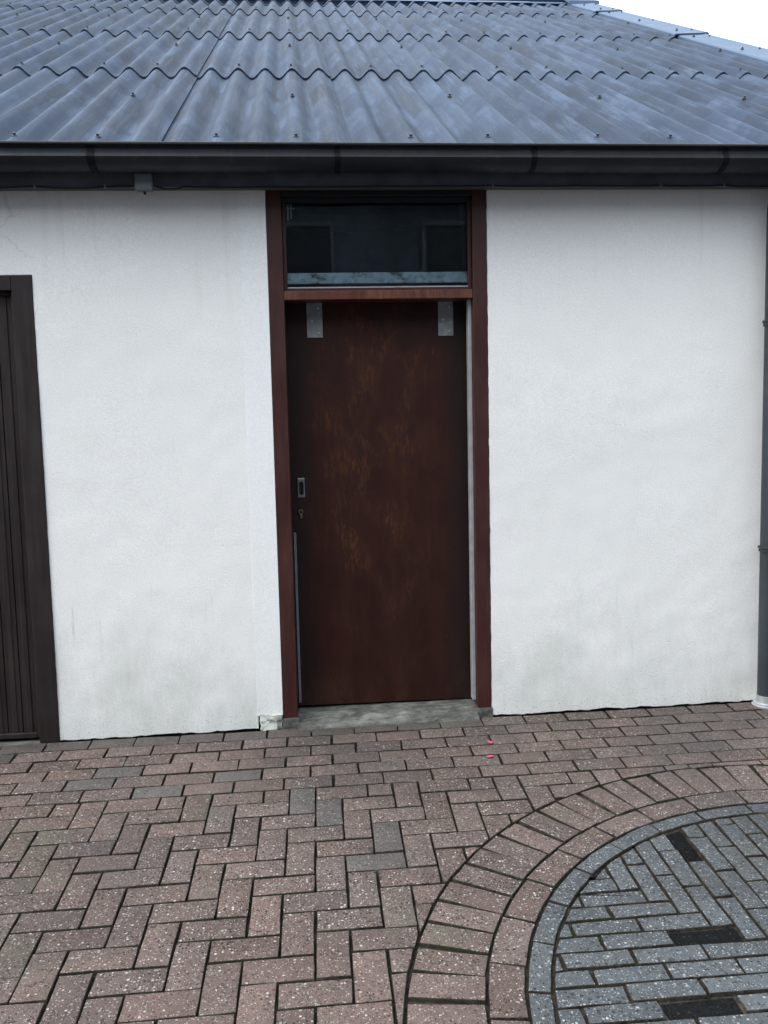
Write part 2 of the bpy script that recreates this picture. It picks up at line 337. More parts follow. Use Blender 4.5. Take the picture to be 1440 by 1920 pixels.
# ------------------------------------------------------------------ object helpers
WPOS = {}
def wpos(o): return WPOS.get(o.name, Vector((0, 0, 0))) if o else Vector((0, 0, 0))
def tag(o, label=None, cat=None, group=None, kind=None):
    if label: o['label'] = label
    if cat: o['category'] = cat
    if group: o['group'] = group
    if kind: o['kind'] = kind
    return o
def empty(name, loc, parent=None):
    o = bpy.data.objects.new(name, None); COL.objects.link(o); o.empty_display_size = 0.1
    o.parent = parent; o.location = Vector(loc) - wpos(parent); WPOS[o.name] = Vector(loc); return o
def mesh(name, V, F, m, parent=None, smooth=False, uv=None, center=True):
    V = [Vector(v) for v in V]
    if center:
        lo = Vector([min(v[i] for v in V) for i in range(3)]); hi = Vector([max(v[i] for v in V) for i in range(3)]); c = (lo+hi)/2; c.z = lo.z
    else: c = Vector((0, 0, 0))
    me = bpy.data.meshes.new(name); me.from_pydata([v-c for v in V], [], F)
    if uv:
        l = me.uv_layers.new(name='UVMap')
        for lp in me.loops: l.data[lp.index].uv = uv[lp.vertex_index]
    if m: me.materials.append(m)
    if smooth: me.shade_smooth()
    o = bpy.data.objects.new(name, me); COL.objects.link(o); o.parent = parent
    o.location = c - wpos(parent); WPOS[o.name] = c; return o
def from_bm(name, bm, m, parent=None, smooth=False):
    bmesh.ops.recalc_face_normals(bm, faces=bm.faces)
    bm.verts.index_update()
    V = [v.co.copy() for v in bm.verts]; F = [[v.index for v in f.verts] for f in bm.faces]; bm.free()
    return mesh(name, V, F, m, parent, smooth)
def add_box(bm, x0, x1, y0, y1, z0, z1, bev=0.0):
    r = bmesh.ops.create_cube(bm, size=1.0); vs = r['verts']
    for v in vs: v.co = Vector(((x0+x1)/2 + v.co.x*(x1-x0), (y0+y1)/2 + v.co.y*(y1-y0), (z0+z1)/2 + v.co.z*(z1-z0)))
    if bev:
        es = list({e for v in vs for e in v.link_edges})
        bmesh.ops.bevel(bm, geom=es, offset=bev, segments=2, affect='EDGES', profile=0.5)
def box(name, x0, x1, y0, y1, z0, z1, m, parent=None, bev=0.003):
    bm = bmesh.new(); add_box(bm, x0, x1, y0, y1, z0, z1, bev); return from_bm(name, bm, m, parent)
def tube_vf(P, rad, n=12, cap=True):
    P = [Vector(p) for p in P]; V = []; F = []; k = len(P)
    rr = rad if isinstance(rad, (list, tuple)) else [rad]*k
    up = None
    for i, c in enumerate(P):
        d = (P[min(i+1, k-1)] - P[max(i-1, 0)]).normalized()
        if up is None: up = Vector((0, 0, 1)) if abs(d.z) < 0.9 else Vector((0, 1, 0))
        a = d.cross(up).normalized(); b = a.cross(d).normalized(); up = b
        for j in range(n):
            t = 2*math.pi*j/n; V.append(c + rr[i]*(math.cos(t)*a + math.sin(t)*b))
    for i in range(k-1):
        for j in range(n): F.append([i*n+j, i*n+(j+1) % n, (i+1)*n+(j+1) % n, (i+1)*n+j])
    if cap: F.append(list(range(n-1, -1, -1))); F.append([(k-1)*n+j for j in range(n)])
    return V, F
def tube(name, P, rad, m, parent=None, n=12):
    V, F = tube_vf(P, rad, n); return mesh(name, V, F, m, parent, smooth=False) if n < 8 else _smooth(mesh(name, V, F, m, parent))
def _smooth(o, ang=40):
    o.data.shade_smooth()
    try: o.data.set_sharp_from_angle(angle=R(ang))
    except Exception: pass
    return o
def extrude_profile(name, prof, x0, x1, m, parent, dz=0.0, closed=True, smooth=False):   # profile in (y, z) swept along x
    n = len(prof); V = [(x0, y, z) for y, z in prof] + [(x1, y, z+dz) for y, z in prof]; F = []
    for i in range(n if closed else n-1):
        j = (i+1) % n; F.append([i, j, n+j, n+i])
    if closed: F += [list(range(n-1, -1, -1)), list(range(n, 2*n))]
    bm = bmesh.new(); vv = [bm.verts.new(v) for v in V]
    for f in F: bm.faces.new([vv[i] for i in f])
    o = from_bm(name, bm, m, parent)
    return _smooth(o, 30) if smooth else o

# ------------------------------------------------------------------ ground
GA, GB = 0.011169, 0.056102
def gz(x, y): return GA*x + GB*y
GROT = Vector((0, 0, 1)).rotation_difference(Vector((-GA, -GB, 1)).normalized())
def sheet(name, x0, x1, y0, y1, m, drop):
    V = [(x, y, gz(x, y)-drop) for x, y in ((x0, y0), (x1, y0), (x1, y1), (x0, y1))]
    return mesh(name, V, [[0, 1, 2, 3]], m, None, center=False)
g = sheet('ground', -150, 150, -150, 150, MAT['ground'], 0.055)
tag(g, 'dark earth under and around the paved yard', 'ground', kind='structure')
pav = sheet('pavement', -4.6, 5.2, -4.8, 0.02, MAT['soil'], 0.017)
tag(pav, 'red brown concrete block paving laid in herringbone in front of the building', 'pavement', kind='structure')

def clip(poly, nx, ny, d):     # keep nx*x+ny*y >= d
    out = []
    for i in range(len(poly)):
        a, b = poly[i], poly[(i+1) % len(poly)]
        da = nx*a[0]+ny*a[1]-d; db = nx*b[0]+ny*b[1]-d
        if da >= 0: out.append(a)
        if (da >= 0) != (db >= 0):
            t = da/(da-db); out.append((a[0]+t*(b[0]-a[0]), a[1]+t*(b[1]-a[1])))
    return out
def area(p): return abs(sum(p[i][0]*p[(i+1) % len(p)][1]-p[(i+1) % len(p)][0]*p[i][1] for i in range(len(p))))/2
def cent(p): return (sum(q[0] for q in p)/len(p), sum(q[1] for q in p)/len(p))
def dedupe(p):
    o = []
    for q in p:
        if not o or math.hypot(q[0]-o[-1][0], q[1]-o[-1][1]) > 0.004: o.append(q)
    while len(o) > 2 and math.hypot(o[0][0]-o[-1][0], o[0][1]-o[-1][1]) < 0.004: o.pop()
    return o
def inset(p, d):
    n = len(p)
    A = sum(p[i][0]*p[(i+1) % n][1]-p[(i+1) % n][0]*p[i][1] for i in range(n))
    s = 1 if A > 0 else -1; o = []
    for i in range(n):
        a, b, c = p[i-1], p[i], p[(i+1) % n]
        e1 = Vector((b[0]-a[0], b[1]-a[1])); e2 = Vector((c[0]-b[0], c[1]-b[1]))
        if e1.length < 1e-6 or e2.length < 1e-6: o.append(b); continue
        e1.normalize(); e2.normalize()
        n1 = Vector((-e1.y, e1.x))*s; n2 = Vector((-e2.y, e2.x))*s
        m = n1+n2
        if m.length < 1e-3: o.append(b); continue
        m.normalize(); k = d/max(0.35, m.dot(n1)); o.append((b[0]+m.x*k, b[1]+m.y*k))
    return o
def sarea(p): return sum(p[i][0]*p[(i+1) % len(p)][1]-p[(i+1) % len(p)][0]*p[i][1] for i in range(len(p)))/2
def prism_local(poly, gap, bev, dep, rough=0.0):
    """vertices and faces of a paver: rounded top edge, centre at the origin"""
    p = inset(poly, gap); n = len(p); cx, cy = cent(p)
    A = sum(p[i][0]*p[(i+1) % n][1]-p[(i+1) % n][0]*p[i][1] for i in range(n))
    if A < 0: p = p[::-1]
    # extra points along the sides so that edges can be slightly worn
    q = []
    for i in range(n):
        a, b = p[i], p[(i+1) % n]; L = math.hypot(b[0]-a[0], b[1]-a[1]); k = 2 if (rough and L > 0.05) else 1
        for j in range(k):
            t = j/k; x, y = a[0]+(b[0]-a[0])*t, a[1]+(b[1]-a[1])*t
            if rough: x += random.uniform(-rough, rough); y += random.uniform(-rough, rough)
            q.append((x, y))
    n = len(q); i1 = inset(q, bev*0.35); i2 = inset(q, bev)
    if sarea(i2) < 0.3*sarea(q) or sarea(q) < 0.0002: raise ValueError
    V = [(x-cx, y-cy, -dep) for x, y in q] + [(x-cx, y-cy, -bev) for x, y in q] + [(x-cx, y-cy, -bev*0.3) for x, y in i1] + [(x-cx, y-cy, 0) for x, y in i2]
    F = []
    for k in range(3):
        for i in range(n): j = (i+1) % n; F.append([k*n+i, k*n+j, (k+1)*n+j, (k+1)*n+i])
    F.append([3*n+i for i in range(n)])
    return V, F, (cx, cy), [1]*(2*n) + [0]*(n+1)
STUFF = {}
def paver_mesh(name, V, F, MI):          # soil clings to the sides of the block
    me = bpy.data.meshes.new(name); me.from_pydata(V, [], F); me.materials.append(None); me.materials.append(MAT['soil'])
    me.polygons.foreach_set('material_index', MI); me.shade_smooth(); me.set_sharp_from_angle(angle=R(50)); return me
def lay(name, poly, m, parent, stuffkey, gap=0.0026, bev=0.0045, dep=0.04, shared=None, dz=0.0, tilt=0.007, rough=0.0017):
    """lay one paver; those outside the picture are collected into one joined part"""
    poly = dedupe(poly)
    if len(poly) < 3 or area(poly) < 0.0004: return None
    per = sum(math.hypot(poly[i][0]-poly[i-1][0], poly[i][1]-poly[i-1][1]) for i in range(len(poly)))
    if 2*area(poly)/per < 0.0125: return None
    cx, cy = cent(poly)
    vis = any(in_view((x, y, gz(x, y)), 6) for x, y in poly) or in_view((cx, cy, gz(cx, cy)))
    rot = GROT.to_matrix().to_4x4() @ Matrix.Rotation(random.gauss(0, tilt), 4, 'X') @ Matrix.Rotation(random.gauss(0, tilt), 4, 'Y') @ Matrix.Rotation(random.gauss(0, 0.006), 4, 'Z')
    h = random.gauss(0, 0.0011) + dz
    try: V, F, c, MI = prism_local(poly, gap + random.uniform(-0.0010, 0.0018), bev, dep, rough)
    except Exception:
        try: V, F, c, MI = prism_local(poly, 0.0012, 0.0015, dep, 0.0)
        except Exception: return None
    loc = Vector((c[0], c[1], gz(*c)+h))
    if not vis:
        S = STUFF.setdefault((stuffkey, m.name), ([], [])); o = len(S[0]); MM = Matrix.Translation(loc) @ rot
        S[0].extend(MM @ Vector(v) for v in V); S[1].extend([[i+o for i in f] for f in F]); return None
    if shared:
        k, s = shared
        if shared[0] not in SH:
            SH[k] = [];
        if len(SH[k]) < 6:
            me = paver_mesh(name, V, F, MI); SH[k].append(me)
        me = random.choice(SH[k])
        ob = bpy.data.objects.new(name, me)
    else:
        me = paver_mesh(name, V, F, MI); ob = bpy.data.objects.new(name, me)
    COL.objects.link(ob); ob.parent = parent
    ob.material_slots[0].link = 'OBJECT'; ob.material_slots[0].material = m
    ob.matrix_local = Matrix.Translation(loc - wpos(parent)) @ rot
    return ob
SH = {}
def rect(x0, x1, y0, y1): return [(x0, y0), (x1, y0), (x1, y1), (x0, y1)]

U = 0.105; X0, Y0 = -0.15866, -0.64003
CX, CY = 1.6344, -2.1378; R_SO, R_SI, R_GO, R_GI = 1.462, 1.244, 1.137, 1.066
def cut_ring(poly):
    c = cent(poly); dx, dy = c[0]-CX, c[1]-CY; d = math.hypot(dx, dy)
    far = max(math.hypot(x-CX, y-CY) for x, y in poly); near = min(math.hypot(x-CX, y-CY) for x, y in poly)
    if far <= R_SO+0.01: return []
    if near < R_SO+0.02: return clip(poly, dx/d, dy/d, dx/d*CX+dy/d*CY+R_SO+0.001)
    return poly
grey_at = [(-1.007, -0.467), (-0.703, -0.581), (-0.913, -0.366), (-0.379, -0.466)]
grey_herr = {('V', 0, 0), ('V', 1, 1), ('V', 3, 3), ('H', 2, 5)}
def hit(poly, pts):
    xs = [p[0] for p in poly]; ys = [p[1] for p in poly]
    return any(min(xs) < a < max(xs) and min(ys) < b < max(ys) for a, b in pts)
# running bond courses along the wall
for k in range(1, 7):
    yb = Y0 + U*(k-1); yt = yb + U
    ph = -0.186 if k % 2 else -0.284
    n0 = int((-4.5-ph)/0.207); n1 = int((5.1-ph)/0.207)
    for i in range(n0, n1):
        xa = ph + i*0.207 + random.uniform(-.0015, .0015); P = rect(xa, xa+0.207, yb, yt)
        if k == 6: P = rect(xa, xa+0.207, yb, min(yt, -0.012))
        xm = xa+0.1
        m = MAT['red']
        if k == 6 and xm < 0.78: m = MAT['edge']
        if k == 5 and xm < -1.35: m = MAT['edge']
        if hit(P, grey_at): m = MAT['greyp']
        P2 = cut_ring(P); full = len(P2) == 4 and abs(area(P2)-area(P)) < 1e-6
        lay('paver', P2, m, pav, 'red', shared=('run%d' % (k == 6), 0) if full else None)
# herringbone field
for b in range(0, 40):
    for a in range(-42, 52):
        k = (a-b) % 4
        if k == 0: P = rect(X0+a*U, X0+(a+1)*U, Y0-(b+2)*U, Y0-b*U); key = ('V', a, b)
        elif k == 1: P = rect(X0+a*U, X0+(a+2)*U, Y0-(b+1)*U, Y0-b*U); key = ('H', a, b)
        elif k == 3 and b == 0: P = rect(X0+a*U, X0+(a+1)*U, Y0-U, Y0); key = ('C', a, b)
        else: continue
        P2 = cut_ring(P)
        if not P2: continue
        full = len(P2) == 4 and abs(area(P2)-area(P)) < 1e-6
        lay('paver', P2, MAT['greyp'] if key in grey_herr else MAT['red'], pav, 'red', shared=('h'+key[0], 0) if full else None)

# paved circle: red soldier ring, red stretcher ring, bluish ring and bluish disc
cv = [(CX+1.458*math.cos(t*math.pi/60), CY+1.458*math.sin(t*math.pi/60)) for t in range(120)]
circ = mesh('paved_circle', [(x, y, gz(x, y)-0.013) for x, y in cv], [list(range(120))], MAT['soil'], None, center=False)
tag(circ, 'bluish grey paved circle bordered by rings of red blocks', 'pavement', kind='structure')
def ring(r0, r1, nn, a0, m, name, stuff, gap=0.0030, wob=0.0):
    for i in range(nn):
        t0 = a0 + i*2*math.pi/nn; t1 = a0 + (i+1)*2*math.pi/nn
        seg = 2 if (t1-t0)*r1 > 0.15 else 1
        P = [(CX+r1*math.cos(t0+(t1-t0)*j/seg), CY+r1*math.sin(t0+(t1-t0)*j/seg)) for j in range(seg+1)]
        P += [(CX+r0*math.cos(t1-(t1-t0)*j/seg), CY+r0*math.sin(t1-(t1-t0)*j/seg)) for j in range(seg+1)]
        if seg == 1:      # a rectangular block: joints widen outwards
            w = (t1-t0)*r0; tm = (t0+t1)/2 + random.uniform(-.004, .004); ca, sa = math.cos(tm), math.sin(tm); hw = w/2*1.025
            P = [(CX+ca*r-sa*s*hw, CY+sa*r+ca*s*hw) for r, s in ((r1, -1.05), (r1, 1.05), (r0, 1), (r0, -1))]
        lay(name, P, m, circ, stuff, gap=gap)
ring(R_SI, R_SO-0.002, 79, R(84.3), MAT['red'], 'paver', 'ringred')
ring(R_GO+0.001, R_SI, 35, R(101.6), MAT['red'], 'paver', 'ringred')
ring(R_GI+0.001, R_GO-0.001, 33, R(102.9), MAT['blue'], 'grey_paver', 'ringblue')
def disc_clip(P):
    far = max(math.hypot(x-CX, y-CY) for x, y in P)
    if far > R_GI-0.012:
        c = cent(P); base = math.atan2(c[1]-CY, c[0]-CX)
        for da in (-0.10, -0.05, 0, 0.05, 0.10):
            nx, ny = -math.cos(base+da), -math.sin(base+da)
            P = clip(P, nx, ny, nx*CX+ny*CY-(R_GI-0.003))
            if len(P) < 3: return []
    return P
D = 0.0702
pits = [(0.97, -2.01), (1.10, -1.735), (1.218, -1.215)]
def disc_lay(P):
    pit = hit(P, pits)
    P = disc_clip(P)
    if len(P) < 3: return
    if pit: lay('sunken_paver', P, MAT['pit'], circ, 'disc', gap=0.002, dz=-0.011)
    else: lay('grey_paver', P, MAT['blue'], circ, 'disc', gap=0.0035, rough=0.0022, dz=-0.001)
for r in range(-12, 14):
    yt = -1.488 - D*r
    xe = 1.0 + D*r                     # staircase line between the two halves
    for i in range(0, 12):
        x1 = xe - i*3*D; P = rect(x1-3*D, x1, yt-D, yt)
        if abs((x1-CX)) < 1.5: disc_lay(P)
for c in range(-12, 18):
    xl = 1.0 + D*c; yb = -1.558 - D*c + D*0
    for i in range(0, 10):
        y0_ = yb + i*3*D; P = rect(xl, xl+D, y0_, y0_+3*D)
        disc_lay(P)
names = {'red': ('paver_field', pav), 'ringred': ('paver_ring', circ), 'ringblue': ('grey_paver_ring', circ), 'disc': ('grey_paver_field', circ)}
for (k, mn), (V, F) in STUFF.items():
    o = mesh(names[k][0], V, F, bpy.data.materials[mn], names[k][1]); o['kind'] = 'stuff'

# ------------------------------------------------------------------ building
bld = empty('building', (0, 0, 0))
tag(bld, 'white plastered outbuilding with blue grey corrugated roof and brown door', 'building')
XL, XR, YB = -4.4, 3.66, 15.2
DX0, DX1 = -0.33, 0.812           # door opening with the smooth plaster strip
GX = -1.267                        # right edge of the garage frame
def lin(a, b, st): n = max(1, round((b-a)/st)); return [a+(b-a)*i/n for i in range(n)]
def front_wall():
    xs = lin(XL, -3.8, .2)+lin(-3.8, GX, .12)+lin(GX, DX0, .02)+lin(DX0, DX1, .1)+lin(DX1, 2.6, .022)+lin(2.6, XR, .1)+[XR]
    zs = lin(-0.06, 0.02, .08)+lin(0.02, 2.156, .024)+lin(2.156, 2.535, .03)+lin(2.535, 2.66, .06)+[2.66]
    nx, nz = len(xs), len(zs)
    def solid(i, k):
        if not (0 <= i < nx-1 and 0 <= k < nz-1): return False
        x = (xs[i]+xs[i+1])/2; z = (zs[k]+zs[k+1])/2
        if k == 0: return False
        if -3.8 < x < GX and z < 2.156: return False
        if DX0 < x < DX1 and z < 2.535: return False
        return True
    ids = {}; V = []; F = []
    def vid(i, k, back):
        if (i, k, back) in ids: return ids[(i, k, back)]
        x, z = xs[i], zs[k]; y = 0.26 if back else 0.0
        if not back:
            y = 0.0045*mnoise.noise(Vector((x*1.7, z*1.7, 1.3))) + 0.0016*mnoise.noise(Vector((x*11, z*11, 4.3)))
        if k == 1: z = gz(x, 0) + 0.003 + 0.008*mnoise.noise(Vector((x*9, 2.2, 0))) + 0.005*mnoise.noise(Vector((x*33, 7.2, 0)))
        if not back and abs(x-DX1) < 1e-6: x += 0.0035*mnoise.noise(Vector((z*21, 3, 9)))
        if not back and abs(x-GX) < 1e-6: x += 0.0015*mnoise.noise(Vector((z*21, 8, 9)))
        ids[(i, k, back)] = len(V); V.append((x, y, z)); return ids[(i, k, back)]
    for i in range(nx-1):
        for k in range(nz-1):
            if not solid(i, k): continue
            F.append([vid(i, k, 0), vid(i+1, k, 0), vid(i+1, k+1, 0), vid(i, k+1, 0)])
            F.append([vid(i, k+1, 1), vid(i+1, k+1, 1), vid(i+1, k, 1), vid(i, k, 1)])
            if not solid(i-1, k): F.append([vid(i, k, 0), vid(i, k+1, 0), vid(i, k+1, 1), vid(i, k, 1)])
            if not solid(i+1, k): F.append([vid(i+1, k+1, 0), vid(i+1, k, 0), vid(i+1, k, 1), vid(i+1, k+1, 1)])
            if not solid(i, k-1): F.append([vid(i+1, k, 0), vid(i, k, 0), vid(i, k, 1), vid(i+1, k, 1)])
            if not solid(i, k+1): F.append([vid(i, k+1, 0), vid(i+1, k+1, 0), vid(i+1, k+1, 1), vid(i, k+1, 1)])
    return V, F
V, F = front_wall()
w = _smooth(mesh('wall', V, F, MAT['plaster'], bld), 40)
# dark foundation behind the ragged foot of the plaster
for a, b in ((GX+0.004, DX0-0.004), (DX1+0.01, XR-0.01)):
    box('foundation', a, b, 0.012, 0.2, -0.12, gz((a+b)/2, 0)+0.03, MAT['black'], bld, 0)
RIDGE_Y = 7.68
def gable(x0, x1):
    prof = [(0.262, -0.1), (YB, -0.1), (YB, 2.60), (RIDGE_Y, 2.60+0.549*RIDGE_Y), (0.262, 2.60+0.549*0.262)]
    extrude_profile('wall', prof, x0, x1, MAT['plaster_smooth'], bld)
gable(XL, XL+0.2); gable(XR-0.2, XR)
box('wall', XL+0.202, XR-0.202, YB-0.2, YB, -0.1, 2.6, MAT['interior'], bld, 0)
box('inside_floor', XL+0.202, XR-0.202, 0.264, YB-0.202, -0.1, 0.02, MAT['interior'], bld, 0)
box('inside_partition', XL+0.202, XR-0.202, 3.2, 3.3, 0.021, 4.2, MAT['interior'], bld, 0)
# smooth plaster strip left of the door and the broken brick at its foot
bm = bmesh.new(); add_box(bm, DX0-0.003, -0.211, -0.0025, 0.2, 0.062, 2.534, 0.0008); from_bm('plaster_strip', bm, MAT['plaster_smooth'], bld)
def lump(name, x0, x1, y0, y1, z0, z1, m, parent, amp, seed, sub=5):
    bm = bmesh.new(); add_box(bm, x0, x1, y0, y1, z0, z1)
    bmesh.ops.subdivide_edges(bm, edges=bm.edges[:], cuts=sub, use_grid_fill=True)
    for v in bm.verts:
        q = v.co*38 + Vector((seed, seed*2, 0))
        v.co += amp*Vector((mnoise.noise(q), mnoise.noise(q+Vector((9, 0, 0))), mnoise.noise(q+Vector((0, 9, 0)))))
    return _smooth(from_bm(name, bm, m, parent), 25)
MAT['broken'] = mat_plaster('chipped_limewashed_brick', (0.58, 0.58, 0.55), 1.5, 1.3)
lump('broken_brick', -0.322, -0.278, -0.006, 0.1, 0.036, 0.070, MAT['broken'], bld, 0.010, 3)
lump('broken_brick', -0.276, -0.214, -0.010, 0.1, 0.038, 0.066, MAT['broken'], bld, 0.010, 11)
lump('broken_brick', -0.320, -0.240, -0.012, 0.1, -0.01, 0.034, MAT['broken'], bld, 0.012, 5)
lump('broken_brick', -0.240, -0.214, 0.004, 0.1, -0.01, 0.036, MAT['broken'], bld, 0.008, 8)

# fascia and soffit
box('fascia', XL, XR+0.1, -0.10, -0.078, 2.512, 2.655, MAT['fascia'], bld, 0.002)
box('soffit', XL, XR+0.1, -0.077, -0.003, 2.522, 2.536, MAT['fascia'], bld, 0)

# door frame
fr = empty('door_frame', (0.3, 0.02, 0.05), bld)
PX = [(-0.209, -0.140), (0.742, 0.810)]
for (a, b), z0 in zip(PX, (0.046, 0.052)):
    box('post', a, b, -0.002, 0.13, z0, 2.534, MAT['frame'], fr, 0.003)
    # concrete shoe under the post
    lump('post_shoe', a-0.002, b+0.004, -0.006, 0.13, -0.03, z0-0.001, MAT['concrete'], fr, 0.003, a*10, 3)
box('transom_rail', -0.139, 0.741, 0.0, 0.105, 2.031, 2.071, MAT['rail'], fr, 0.003)
box('head_rail', -0.139, 0.741, 0.0, 0.13, 2.497, 2.534, MAT['cable'], fr, 0.003)  # near-black instead of varnish: the eave shade is put into the colour
# concrete sill: uneven block with a sloping worn top
def sill():
    nx, ny = 110, 26; V = []; F = []
    x0, x1, y0, y1 = -0.138, 0.741, -0.045, 0.24
    for j in range(ny+1):
        for i in range(nx+1):
            x = x0+(x1-x0)*i/nx; t = j/ny; y = y0+(y1-y0)*t
            n = mnoise.noise(Vector((x*9, y*16, 3)))*0.010 + mnoise.noise(Vector((x*30, y*40, 5)))*0.006
            if y < 0.06: z = 0.004 + 0.038*((y-y0)/0.105)**0.8 + n
            else: z = 0.044 + n*0.4
            if j == 0: z = -0.02; y += 0.012*mnoise.noise(Vector((x*7, 1, 1)))
            if j == 1: z += 0.006*mnoise.noise(Vector((x*14, 6, 1)))
            V.append((x, y, z + gz(x, 0)*0.9))
    for j in range(ny):
        for i in range(nx): a = j*(nx+1)+i; F.append([a, a+1, a+nx+2, a+nx+1])
    return _smooth(mesh('sill', V, F, MAT['concrete'], fr), 50)
sill()

# transom window
win = empty('transom_window', (0.3, 0.06, 2.072), bld)
IX0, IX1, WZ0, WZ1 = -0.139, 0.741, 2.0715, 2.4965
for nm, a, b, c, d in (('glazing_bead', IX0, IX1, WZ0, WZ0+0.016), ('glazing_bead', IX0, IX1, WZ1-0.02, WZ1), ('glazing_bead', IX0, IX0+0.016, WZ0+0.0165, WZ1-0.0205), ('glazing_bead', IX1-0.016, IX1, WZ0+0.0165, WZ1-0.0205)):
    box(nm, a, b, 0.022, 0.050, c, d, MAT['cable'] if c > 2.4 else MAT['frame'], win, 0.002)  # top bead coloured near-black to paint in the shade under the eaves
box('pane', IX0+0.004, IX1-0.004, 0.052, 0.057, WZ0+0.004, WZ1-0.004, MAT['glass'], win, 0)
box('steel_bead', IX0+0.017, IX1-0.017, 0.030, 0.0505, WZ0+0.0165, WZ0+0.022, MAT['alu'], win, 0)
lt = empty('window_catch', (-0.11, 0.09, 2.42), win)
box('catch_plate', -0.101, -0.094, 0.0625, 0.0665, 2.412, 2.494, MAT['steel'], lt, 0.001)
box('catch_plate', -0.115, -0.108, 0.060, 0.0635, 2.402, 2.488, MAT['steel'], lt, 0.001)
tube('catch_rod', [(-0.134, 0.0615, 2.459), (-0.080, 0.0615, 2.456)], 0.0028, MAT['steel'], lt, 8)

# sliding door with hangers, edge strips, flush pull and cylinder
dr = empty('sliding_door', (0.3, 0.1, 0.07), bld); dr['label'] = 'dark brown worn wooden sliding door hung from two steel straps'
DZ = 0.058
box('door_panel', -0.175, 0.765, 0.095, 0.135, DZ, 2.09, MAT['door'], dr, 0.002)
for a, b in ((-0.042, 0.033), (0.593, 0.666)):
    h = box('hanger', a, b, 0.0905, 0.0945, 1.872, 2.08, MAT['hanger'], dr, 0.001)
    for zz in (1.893, 1.95, 2.01):
        V, F = tube_vf([((a+b)/2+(0.018 if zz != 1.95 else -0.012), 0.0903, zz), ((a+b)/2+(0.018 if zz != 1.95 else -0.012), 0.0865, zz)], [0.006, 0.0045], 8)
        mesh('screw', V, F, MAT['steel'], dr)
# flush pull: plate with a dark stadium recess
pl = box('pull_plate', -0.1095, -0.0765, 0.0895, 0.0945, 1.104, 1.195, MAT['pull'], dr, 0.001)
def stadium(cx, cz, w, h, y, n=10):
    r = w/2; P = []
    for i in range(n+1): t = math.pi*i/n; P.append((cx+r*math.cos(t), y, cz+h/2-r+r*math.sin(t)))
    for i in range(n+1): t = math.pi+math.pi*i/n; P.append((cx+r*math.cos(t), y, cz-h/2+r+r*math.sin(t)))
    return P
A = stadium(-0.093, 1.149, 0.023, 0.068, 0.0889); B_ = stadium(-0.093, 1.149, 0.027, 0.072, 0.0889); C_ = stadium(-0.093, 1.149, 0.027, 0.072, 0.0893); n = len(A)
mesh('pull_recess', A, [list(range(n-1, -1, -1))], MAT['black'], dr)
V = stadium(-0.093, 1.149, 0.0225, 0.0675, 0.0868)+stadium(-0.093, 1.149, 0.0265, 0.0715, 0.0868)+B_
mesh('pull_rim', V, [[i, (i+1) % n, n+(i+1) % n, n+i] for i in range(n)]+[[n+i, n+(i+1) % n, 2*n+(i+1) % n, 2*n+i] for i in range(n)], MAT['pull'], dr)
box('pull_lip', -0.1095, -0.0765, 0.084, 0.0893, 1.193, 1.198, MAT['steel'], dr, 0.0008)
V, F = tube_vf([(-0.0985, 0.0945, 1.034), (-0.0985, 0.0885, 1.034)], 0.0125, 18); mesh('lock_cylinder', V, F, MAT['brass'], dr)
box('lock_cylinder', -0.105, -0.092, 0.089, 0.0945, 0.998, 1.022, MAT['brass'], dr, 0.004)
V, F = tube_vf([(-0.0985, 0.0884, 1.032), (-0.0985, 0.0876, 1.032)], 0.0055, 12); mesh('keyhole', V, F, MAT['black'], dr)
box('edge_strip', -0.1375, -0.1255, 0.086, 0.0945, 0.076, 0.932, MAT['alu'], dr, 0.001).data.materials[0] = MAT['pull']
gs = box('guide_strip', 0.7245, 0.7412, 0.040, 0.094, 0.080, 2.03, MAT['alu'], fr, 0.002)
box('inside_lining', -0.139, 0.741, 0.186, 0.23, 0.03, 0.058, MAT['black'], bld, 0)
dr.location += Vector((0.002, 0.045, 0))
# galvanised sliding rail seen through the window
rl = box('sliding_rail', -0.137, 0.739, 0.0605, 0.078, 2.1127, 2.1636, MAT['zinc'], bld, 0.004); rl['label'] = 'rust spotted galvanised rail behind the transom glass'
tube('inside_pipe', [(0.86, 1.0, 3.0), (0.86, 1.0, 2.72), (0.885, 1.0, 2.62), (0.89, 1.0, 1.2)], 0.022, MAT['interior'], bld, 10)
box('inside_beam', -1.5, 1.6, 1.2, 1.3, 2.62, 2.70, MAT['interior'], bld, 0.003)
box('inside_cupboard', -0.30, 0.12, 1.4, 1.8, 0.03, 2.86, MAT['interior'], bld, 0.005)

# garage door and its frame
gd = empty('garage_door', (-2.5, 0.03, 0.0), bld); gd['label'] = 'dark brown vertically boarded garage door at the left edge'
box('frame_post', -1.361, GX-0.001, -0.006, 0.09, gz(-1.3, 0)-0.004, 2.154, MAT['garage'], gd, 0.003)
box('frame_post', -3.799, -3.71, -0.006, 0.09, -0.05, 2.154, MAT['garage'], gd, 0.003)
box('frame_head', -3.709, -1.362, -0.006, 0.09, 2.087, 2.154, MAT['garage'], gd, 0.003)
box('door_bead', -1.377, -1.3625, 0.026, 0.075, -0.002, 2.086, MAT['garage'], gd, 0.004)
box('door_bead', -3.709, -1.3785, 0.026, 0.075, 2.069, 2.086, MAT['garage'], gd, 0.004)
box('door_bead', -3.709, -1.3785, 0.026, 0.075, -0.004, 0.022, MAT['garage'], gd, 0.004)
bm = bmesh.new()
prof = [(-0.0345, 0.010), (-0.0315, 0.004), (-0.014, 0.004), (-0.010, 0.0), (0.010, 0.0), (0.014, 0.004), (0.0315, 0.004), (0.0345, 0.010)]
vv = [[bm.verts.new((x, y, z)) for x, y in prof] + [bm.verts.new((0.0345, 0.02, z)), bm.verts.new((-0.0345, 0.02, z))] for z in (0.0, 2.044)]
